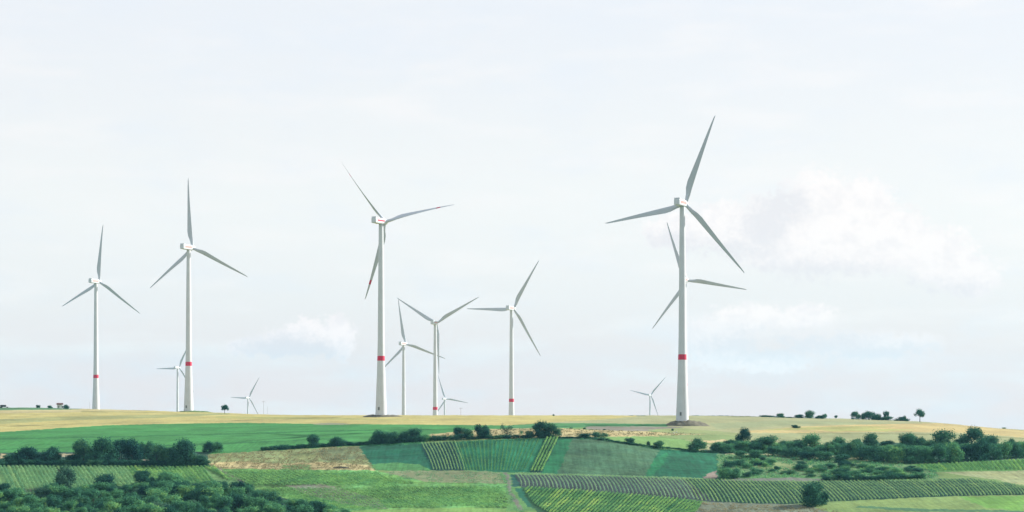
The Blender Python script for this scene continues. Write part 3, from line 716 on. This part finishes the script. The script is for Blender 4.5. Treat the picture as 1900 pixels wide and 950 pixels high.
# bunched strips on the slope
for i in range(11):
    t = i/10; row(row_path(782+61*t, 823-3*t, 805+57*t, 872.5, 2), .30, .95, 22, .17, M['vine'], 'vine row in the narrow striped plot on the slope left of the faint rows', 'vine rows of the narrow slope plot')
for i in range(4):
    t = i/3; row(row_path(1016+19*t, 813.5, 986+18*t, 875.5), .5, 1.3, 26, .22, M['vine_bright'], 'thick vine row in the four-row slanting strip below the large dark tree', 'four slanting thick vine rows')
for i in range(20):
    t = i/19; ut = 850+150*t; ub = 868+104*t
    row(row_path(ut, li(pts('850,821 900,817.5 1000,814.5'), ut), ub, 873), .3, .5, 14, .14, M['vine_young'], 'faint low young vine row in the dark green slope plot', 'faint young vine rows')
# left vineyard
u = 0.0
bl = pts('-10,922 60,920 100,910 200,902 330,898 400,899 440,897 480,897')
while u < 400:
    ub = u+26; vb = li(bl, ub)
    if u > 360: vb = min(vb, 868+(ub-400)*.66+8) if ub > 400 else vb
    row(row_path(u, 866.5+(.5 if u > 200 else 0), ub, vb), .8, 1.15, 27, .23, M['vine_hazy'] if u < 230 else M['vine_bright'],
        'pale green vine row in the left part of the vineyard above the wood' if u < 230 else 'yellow-green vine row in the right part of the vineyard above the wood',
        'pale vine rows above the wood' if u < 230 else 'yellow-green vine rows above the wood')
    u += 7.6
# right upper vineyard
u = 1700.0
while u < 1905:
    row(row_path(u, np.interp(u, [1700, 1760, 1905], [864, 860.5, 853.5]), u+14, np.interp(u, [1700, 1760, 1905], [872, 873.5, 871.5])), .5, .9, 26, .21, M['vine_bright'],
        'bright vine row in the small vineyard under the right-hand thicket', 'vine rows under the right-hand thicket')
    u += 8.2
# the middle slope: rows run together and cannot be told apart
co = []
for i in range(75):
    u0 = 250+i*10.2; pth = []
    for q in range(26):
        t = q/25; uu = u0+150*t; vv = 874+74*t
        top = li(pts('405,871 697,875 705,882 790,896 938,899'), uu) if uu > 405 else li(pts('300,800 405,871'), uu)
        lo = li(pts('440,893 470,902 520,920 580,936 625,948 700,946 850,941 960,944'), uu)
        right = li(pts('896,937 948,950'), vv) if False else 936+max(0, (vv-897))*.25
        if vv > top+.5 and vv < lo and uu < right and uu > 408 and abs(vv-(903+(uu-600)*-.008)) > 1.3: pth.append(hit(uu, vv))
        else:
            if len(pth) > 2: co.append(vine_cards(pth, 1.0, .75, 16, .25, VR))
            pth = []
    if len(pth) > 2: co.append(vine_cards(pth, 1.0, .75, 16, .25, VR))
o = ob('vineyard_foliage', quadmesh('vineyard_foliage', np.concatenate(co), M['vine_bright'])); tag(o, 'tangled vine foliage covering the middle slope left of the dirt path', 'vines', None, 'stuff')

# ------------------------------------------------------------------ small things on the ridge
def at(u, d, dz=0): x = (u-UC)*d/F; return Vector((x, d, float(zxy(x, d))+dz))
def pole(u, vtop, d, label, arm=True, r=.14):
    p = at(u, d, -.3); top = (VH-vtop)*d/F-p.z; t = empty('utility_pole', p); tag(t, label, 'pole')
    mb = MB(); mb.tube((0, 0, 0), (0, 0, top), r, r*.65, 8); ob('post', mb.mesh('post', M['wood']), t)
    if arm:
        mb = MB(); mb.box((0, 0, top-.8), (3.4, .14, .16)); ca = ob('crossarm', mb.mesh('crossarm', M['wood']), t)
        for x in (-1.5, 0, 1.5):
            mb = MB(); mb.tube((x, 0, top-.72), (x, 0, top-.4), .07, .05, 6); ob('insulator', mb.mesh('insulator', M['grey']), ca)
pole(489, 744, 1950, 'thin utility pole right of the tiny turbine by the lone tree')
pole(496, 753, 2500, 'fainter thin pole beside a taller one on the left skyline', False)
pole(855, 756, 1800, 'utility pole with crossarm right of the tiny turbine behind the centre ridge')
pole(166, 745, 1900, 'faint thin pole left of the foot of the furthest left turbine', False, .1)
# farm shed
d = 1600; p = at(111, d, .9); sh = empty('farm_shed', p, R(12)); tag(sh, 'small white farm shed with red-brown roof on the left skyline', 'shed')
mb = MB(); mb.box((0, 0, 1.1), (4.6, 3.6, 3.0)); mb.add([(-2.3, -1.8, 2.6), (-2.3, 1.8, 2.6), (-2.3, 0, 3.7)], [(0, 1, 2)]); mb.add([(2.3, -1.8, 2.6), (2.3, 1.8, 2.6), (2.3, 0, 3.7)], [(0, 2, 1)])
wl = ob('wall', mb.mesh('wall', M['plaster']), sh)
mb = MB()
for s in (-1, 1): mb.add([(-2.7, s*2.15, 2.45), (2.7, s*2.15, 2.45), (2.7, 0, 3.8), (-2.7, 0, 3.8), (-2.7, s*2.15, 2.62), (2.7, s*2.15, 2.62), (2.7, 0, 3.97), (-2.7, 0, 3.97)], [(0, 1, 2, 3), (4, 5, 6, 7), (0, 1, 5, 4), (0, 3, 7, 4), (1, 2, 6, 5)])
ob('roof', mb.mesh('roof', M['tiles']), sh)
mb = MB(); mb.box((-.9, -1.84, .75), (.9, .08, 1.9)); ob('door', mb.mesh('door', M['wood']), sh)
# farm trailer
p = at(7, 1590, 0); tr = empty('farm_trailer', p, R(4)); tag(tr, 'dark farm trailer with slatted load at the far left of the skyline', 'trailer')
mb = MB(); mb.box((0, 0, .85), (7.6, 2.2, .22)); mb.box((3.9, 0, .75), (1.6, .14, .12)); ob('deck', mb.mesh('deck', M['grey']), tr)
mb = MB()
for k in range(5): mb.box((-2.4+k*.95, 0, 1.75), (.85, 2.0, 1.5+.12*(k % 2)))
ob('load', mb.mesh('load', M['load']), tr)
for x in (-2.6, -1.7, 2.8):
    for s in (-1, 1):
        mb = MB(); mb.lathe([(.42, -.12), (.45, 0), (.42, .12)], 16, 'y'); w = ob('wheel', mb.mesh('wheel', M['load']), tr, Matrix.Translation((x, s*1.05, .42)))
# white boxes and long dark strip of sticks
for u, v, lab in ((1250.5, 804.3, 'small white box in the meadow below the mound, the left of two'), (1255, 803.3, 'small white box in the meadow below the mound, the right of two')):
    p = hit(u, v); b = empty('beehive', p); tag(b, lab, 'box')
    mb = MB(); mb.box((0, 0, .45), (.7, .7, .7)); 
    for sx in (-1, 1):
        for sy in (-1, 1): mb.box((sx*.28, sy*.28, .05), (.08, .08, .1))
    ob('body', mb.mesh('body', M['plaster']), b); mb = MB(); mb.box((0, 0, .84), (.8, .8, .08)); ob('lid', mb.mesh('lid', M['plaster']), b); b.name = 'white_box'
mb = MB(); rng = random.Random(3); c = hit(633, 868)  # low strip of dark sticks, added for a dark patch of unknown cause
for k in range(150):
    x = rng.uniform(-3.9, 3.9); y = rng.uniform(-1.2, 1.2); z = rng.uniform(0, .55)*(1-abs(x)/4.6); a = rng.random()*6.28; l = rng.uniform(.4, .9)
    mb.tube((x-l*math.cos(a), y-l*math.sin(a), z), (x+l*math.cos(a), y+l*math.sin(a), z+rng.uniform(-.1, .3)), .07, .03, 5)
o = ob('dark_strip', mb.mesh('dark_strip', M['load'])); o.location = c; tag(o, 'long low dark strip of sticks lying on the fallow patch', 'brush pile')

# ------------------------------------------------------------------ haze
import os
HZ = 3.2e-5
if HZ > 0:
    mb = MB(); mb.box((0, 4600, 0), (11000, 9400, 400)); me = mb.mesh('haze', bpy.data.materials.new('haze')); hz = ob('haze', me); hz['kind'] = 'stuff'
    m = me.materials[0]; m.use_nodes = True; nt = m.node_tree; nt.nodes.clear(); out = nt.nodes.new('ShaderNodeOutputMaterial')
    pv = nt.nodes.new('ShaderNodeVolumePrincipled'); pv.inputs['Color'].default_value = (.30, .75, 1.0, 1); pv.inputs['Density'].default_value = HZ; pv.inputs['Anisotropy'].default_value = .1
    nt.links.new(pv.outputs[0], out.inputs['Volume'])

# ------------------------------------------------------------------ sky
SUN_AZ = 65.0; SUN_EL = 30.0            # degrees right of the view direction, above the horizon
w = bpy.data.worlds.new('World'); SC.world = w; w.use_nodes = True; nt = w.node_tree; nt.nodes.clear()
out = nt.nodes.new('ShaderNodeOutputWorld'); bg = nt.nodes.new('ShaderNodeBackground'); nt.links.new(bg.outputs[0], out.inputs[0])
STR = .1; bg.inputs['Strength'].default_value = STR
sky = nt.nodes.new('ShaderNodeTexSky'); sky.sky_type = 'NISHITA'; sky.sun_disc = False
sky.sun_elevation = R(SUN_EL); sky.sun_rotation = R(SUN_AZ); sky.dust_density = 2.0; sky.air_density = 1.0; sky.altitude = 200
def math_(op, a, b=None, c=None, clamp=False):
    n = nt.nodes.new('ShaderNodeMath'); n.operation = op; n.use_clamp = clamp
    for i, x in enumerate((a, b, c)):
        if x is None: continue
        if isinstance(x, (int, float)): n.inputs[i].default_value = x
        else: nt.links.new(x, n.inputs[i])
    return n.outputs[0]
tc = nt.nodes.new('ShaderNodeTexCoord'); sp = nt.nodes.new('ShaderNodeSeparateXYZ'); nt.links.new(tc.outputs['Generated'], sp.inputs[0])
az = math_('MULTIPLY', math_('ARCTAN2', sp.outputs[0], sp.outputs[1]), 57.2958); el = math_('MULTIPLY', math_('ARCSINE', sp.outputs[2]), 57.2958)
def noise(sx, sy, scale, det, off=0, rough=.55):
    cb = nt.nodes.new('ShaderNodeCombineXYZ'); nt.links.new(math_('MULTIPLY', az, sx), cb.inputs[0]); nt.links.new(math_('MULTIPLY', el, sy), cb.inputs[1]); cb.inputs[2].default_value = off
    n = nt.nodes.new('ShaderNodeTexNoise'); n.inputs['Scale'].default_value = scale; n.inputs['Detail'].default_value = det; n.inputs['Roughness'].default_value = rough
    nt.links.new(cb.outputs[0], n.inputs['Vector']); return n.outputs['Fac']
def sm(x, a, b, lo=0., hi=1.):
    n = nt.nodes.new('ShaderNodeMapRange'); n.interpolation_type = 'SMOOTHSTEP'; n.inputs['From Min'].default_value = a; n.inputs['From Max'].default_value = b
    n.inputs['To Min'].default_value = lo; n.inputs['To Max'].default_value = hi; nt.links.new(x, n.inputs['Value']); return n.outputs[0]
def mixc(f, a, b):
    n = nt.nodes.new('ShaderNodeMix'); n.data_type = 'RGBA'
    for s, x in ((n.inputs[0], f), (n.inputs[6], a), (n.inputs[7], b)):
        if isinstance(x, (int, float)): s.default_value = x
        elif isinstance(x, tuple): s.default_value = (*x, 1)
        else: nt.links.new(x, s)
    return n.outputs[2]
EXP = 1.0
def dc(r, g, b, k=1.0):                   # radiance that displays as this colour
    return tuple(lin(x)/(2**EXP)/STR*k*f for x, f in ((r, 1.09), (g, 1.035), (b, 1.0)))
# high thin veil of cloud over the clear sky
veil_grad = sm(el, .0, 12.0); hcomp = sm(el, .2, 3.4)
veil = mixc(veil_grad, mixc(hcomp, dc(243, 232, 233), dc(232, 236, 241)), dc(233, 241, 249))
mid = sm(el, .8, 6.0); veil = mixc(math_('MULTIPLY', mid, sm(el, 12.0, 5.5)), veil, dc(239, 245, 248))
streak = noise(.22, 1.1, 1.0, 5, 3.0)
veil = mixc(math_('MULTIPLY', sm(streak, .46, .72), .7), veil, dc(244, 247, 250))
veil = mixc(math_('MULTIPLY', sm(noise(.3, .8, .9, 4, 8.0), .48, .75), .5), veil, dc(230, 240, 251))
base = mixc(.92, sky.outputs[0], veil)
# cumulus, as lobes placed by azimuth and elevation with ragged edges
wob = math_('SUBTRACT', noise(1, 1.2, 1.3, 6, 1.0, .6), .5); wob2 = math_('SUBTRACT', noise(1, 1, 1.3, 6, 20.0, .6), .5)
fine = math_('SUBTRACT', noise(1, 1.2, 3.5, 6, 5.0, .65), .5)
azd = math_('ADD', az, math_('MULTIPLY', wob, .9)); eld = math_('ADD', el, math_('MULTIPLY', wob2, .7))
def lobes(L, daz=0, dele=0):
    cur = None
    for u, v, ru, rv in L:
        a0 = math.degrees(math.atan((u-UC)/F))+daz; e0 = math.degrees(math.atan((VH-v)/F*math.cos(math.atan((u-UC)/F))))+dele; ra = ru/F*57.3; re = rv/F*57.3
        dx = math_('DIVIDE', math_('SUBTRACT', azd, a0), ra); dy = math_('DIVIDE', math_('SUBTRACT', eld, e0), re)
        q = math_('SUBTRACT', 1.0, math_('SQRT', math_('ADD', math_('MULTIPLY', dx, dx), math_('MULTIPLY', dy, dy))))
        cur = q if cur is None else math_('MAXIMUM', cur, q)
    return cur
C1 = [(1345, 420, 90, 62), (1430, 410, 80, 62), (1515, 385, 90, 82), (1595, 395, 85, 80), (1500, 440, 150, 90), (1660, 445, 90, 75), (1745, 480, 85, 70), (1800, 515, 70, 50), (1560, 470, 140, 50), (1440, 460, 110, 50), (1260, 430, 80, 45)]
C2 = [(1400, 590, 110, 34), (1490, 588, 80, 30), (1330, 640, 90, 60), (1600, 640, 190, 30), (1420, 670, 140, 28)]
C3 = [(590, 628, 68, 46), (632, 630, 36, 46), (520, 638, 60, 30), (462, 645, 50, 22), (553, 622, 26, 26)]
fine2 = math_('SUBTRACT', noise(1, 1.2, 8.0, 6, 9.0, .65), .5)
bil = noise(1, 1.15, 2.2, 7, 33.0, .6)
def cloud(L, S, sky_in, op, lit, shade, k=.28):
    q = math_('ADD', lobes(L), math_('ADD', math_('MULTIPLY', fine, 1.15), math_('MULTIPLY', fine2, .7))); m = math_('MULTIPLY', sm(q, .0, k), op)
    s = sm(math_('ADD', lobes(S), math_('ADD', math_('MULTIPLY', fine, 1.5), math_('MULTIPLY', fine2, .9))), -.45, .8)
    s = math_('MAXIMUM', s, math_('MULTIPLY', sm(bil, .42, .66), .45))
    return mixc(m, sky_in, mixc(s, dc(*lit), dc(*shade)))
base = cloud([(u, v+25, a*1.25, b*1.2) for u, v, a, b in C2], [(1400, 680, 200, 60)], base, .5, (246, 245, 248), (233, 234, 239), .8)
base = cloud(C2, [(1450, 640, 260, 40), (1650, 660, 200, 30)], base, .95, (253, 252, 253), (232, 235, 241), .5)
base = cloud(C1, [(1450, 385, 60, 50), (1420, 420, 60, 60), (1330, 470, 140, 30), (1500, 510, 190, 38), (1700, 545, 150, 34), (1250, 450, 60, 30)], base, .9, (251, 252, 254), (231, 235, 242), .42)
base = cloud(C3, [(520, 650, 110, 34), (590, 655, 60, 28)], base, .85, (254, 251, 253), (226, 228, 236), .34)
nt.links.new(base, bg.inputs['Color'])
# sun
sl = bpy.data.lights.new('sun', 'SUN'); sl.energy = 4.6; sl.angle = R(.7); sl.color = (1, .94, .84)
so = bpy.data.objects.new('sun', sl); COL.objects.link(so)
dv = Vector((math.sin(R(SUN_AZ))*math.cos(R(SUN_EL)), math.cos(R(SUN_AZ))*math.cos(R(SUN_EL)), math.sin(R(SUN_EL))))
so.rotation_euler = dv.to_track_quat('Z', 'Y').to_euler(); so.location = (600, 300, 400)

# ------------------------------------------------------------------ camera
cam = bpy.data.cameras.new('camera'); co_ = bpy.data.objects.new('camera', cam); COL.objects.link(co_); SC.camera = co_
co_.rotation_euler = (R(90), 0, 0); cam.sensor_width = 36; cam.lens = 36*F/1900; cam.shift_y = (VH-475)/1900
cam.clip_start = .5; cam.clip_end = 30000
SC.render.engine = 'CYCLES'; SC.render.resolution_x = 1024; SC.render.resolution_y = 512
vs = SC.view_settings; vs.view_transform = 'Standard'; vs.look = 'None'; vs.gamma = 1; vs.exposure = EXP; vs.use_curve_mapping = False
SC.cycles.volume_bounces = 0; SC.cycles.max_bounces = 4; SC.cycles.diffuse_bounces = 2; SC.cycles.glossy_bounces = 1; SC.cycles.transmission_bounces = 2
print('plants', nplants, 'wood', nC, 'rows', sum(1 for o in SC.objects if o.name.startswith('vine_row')))
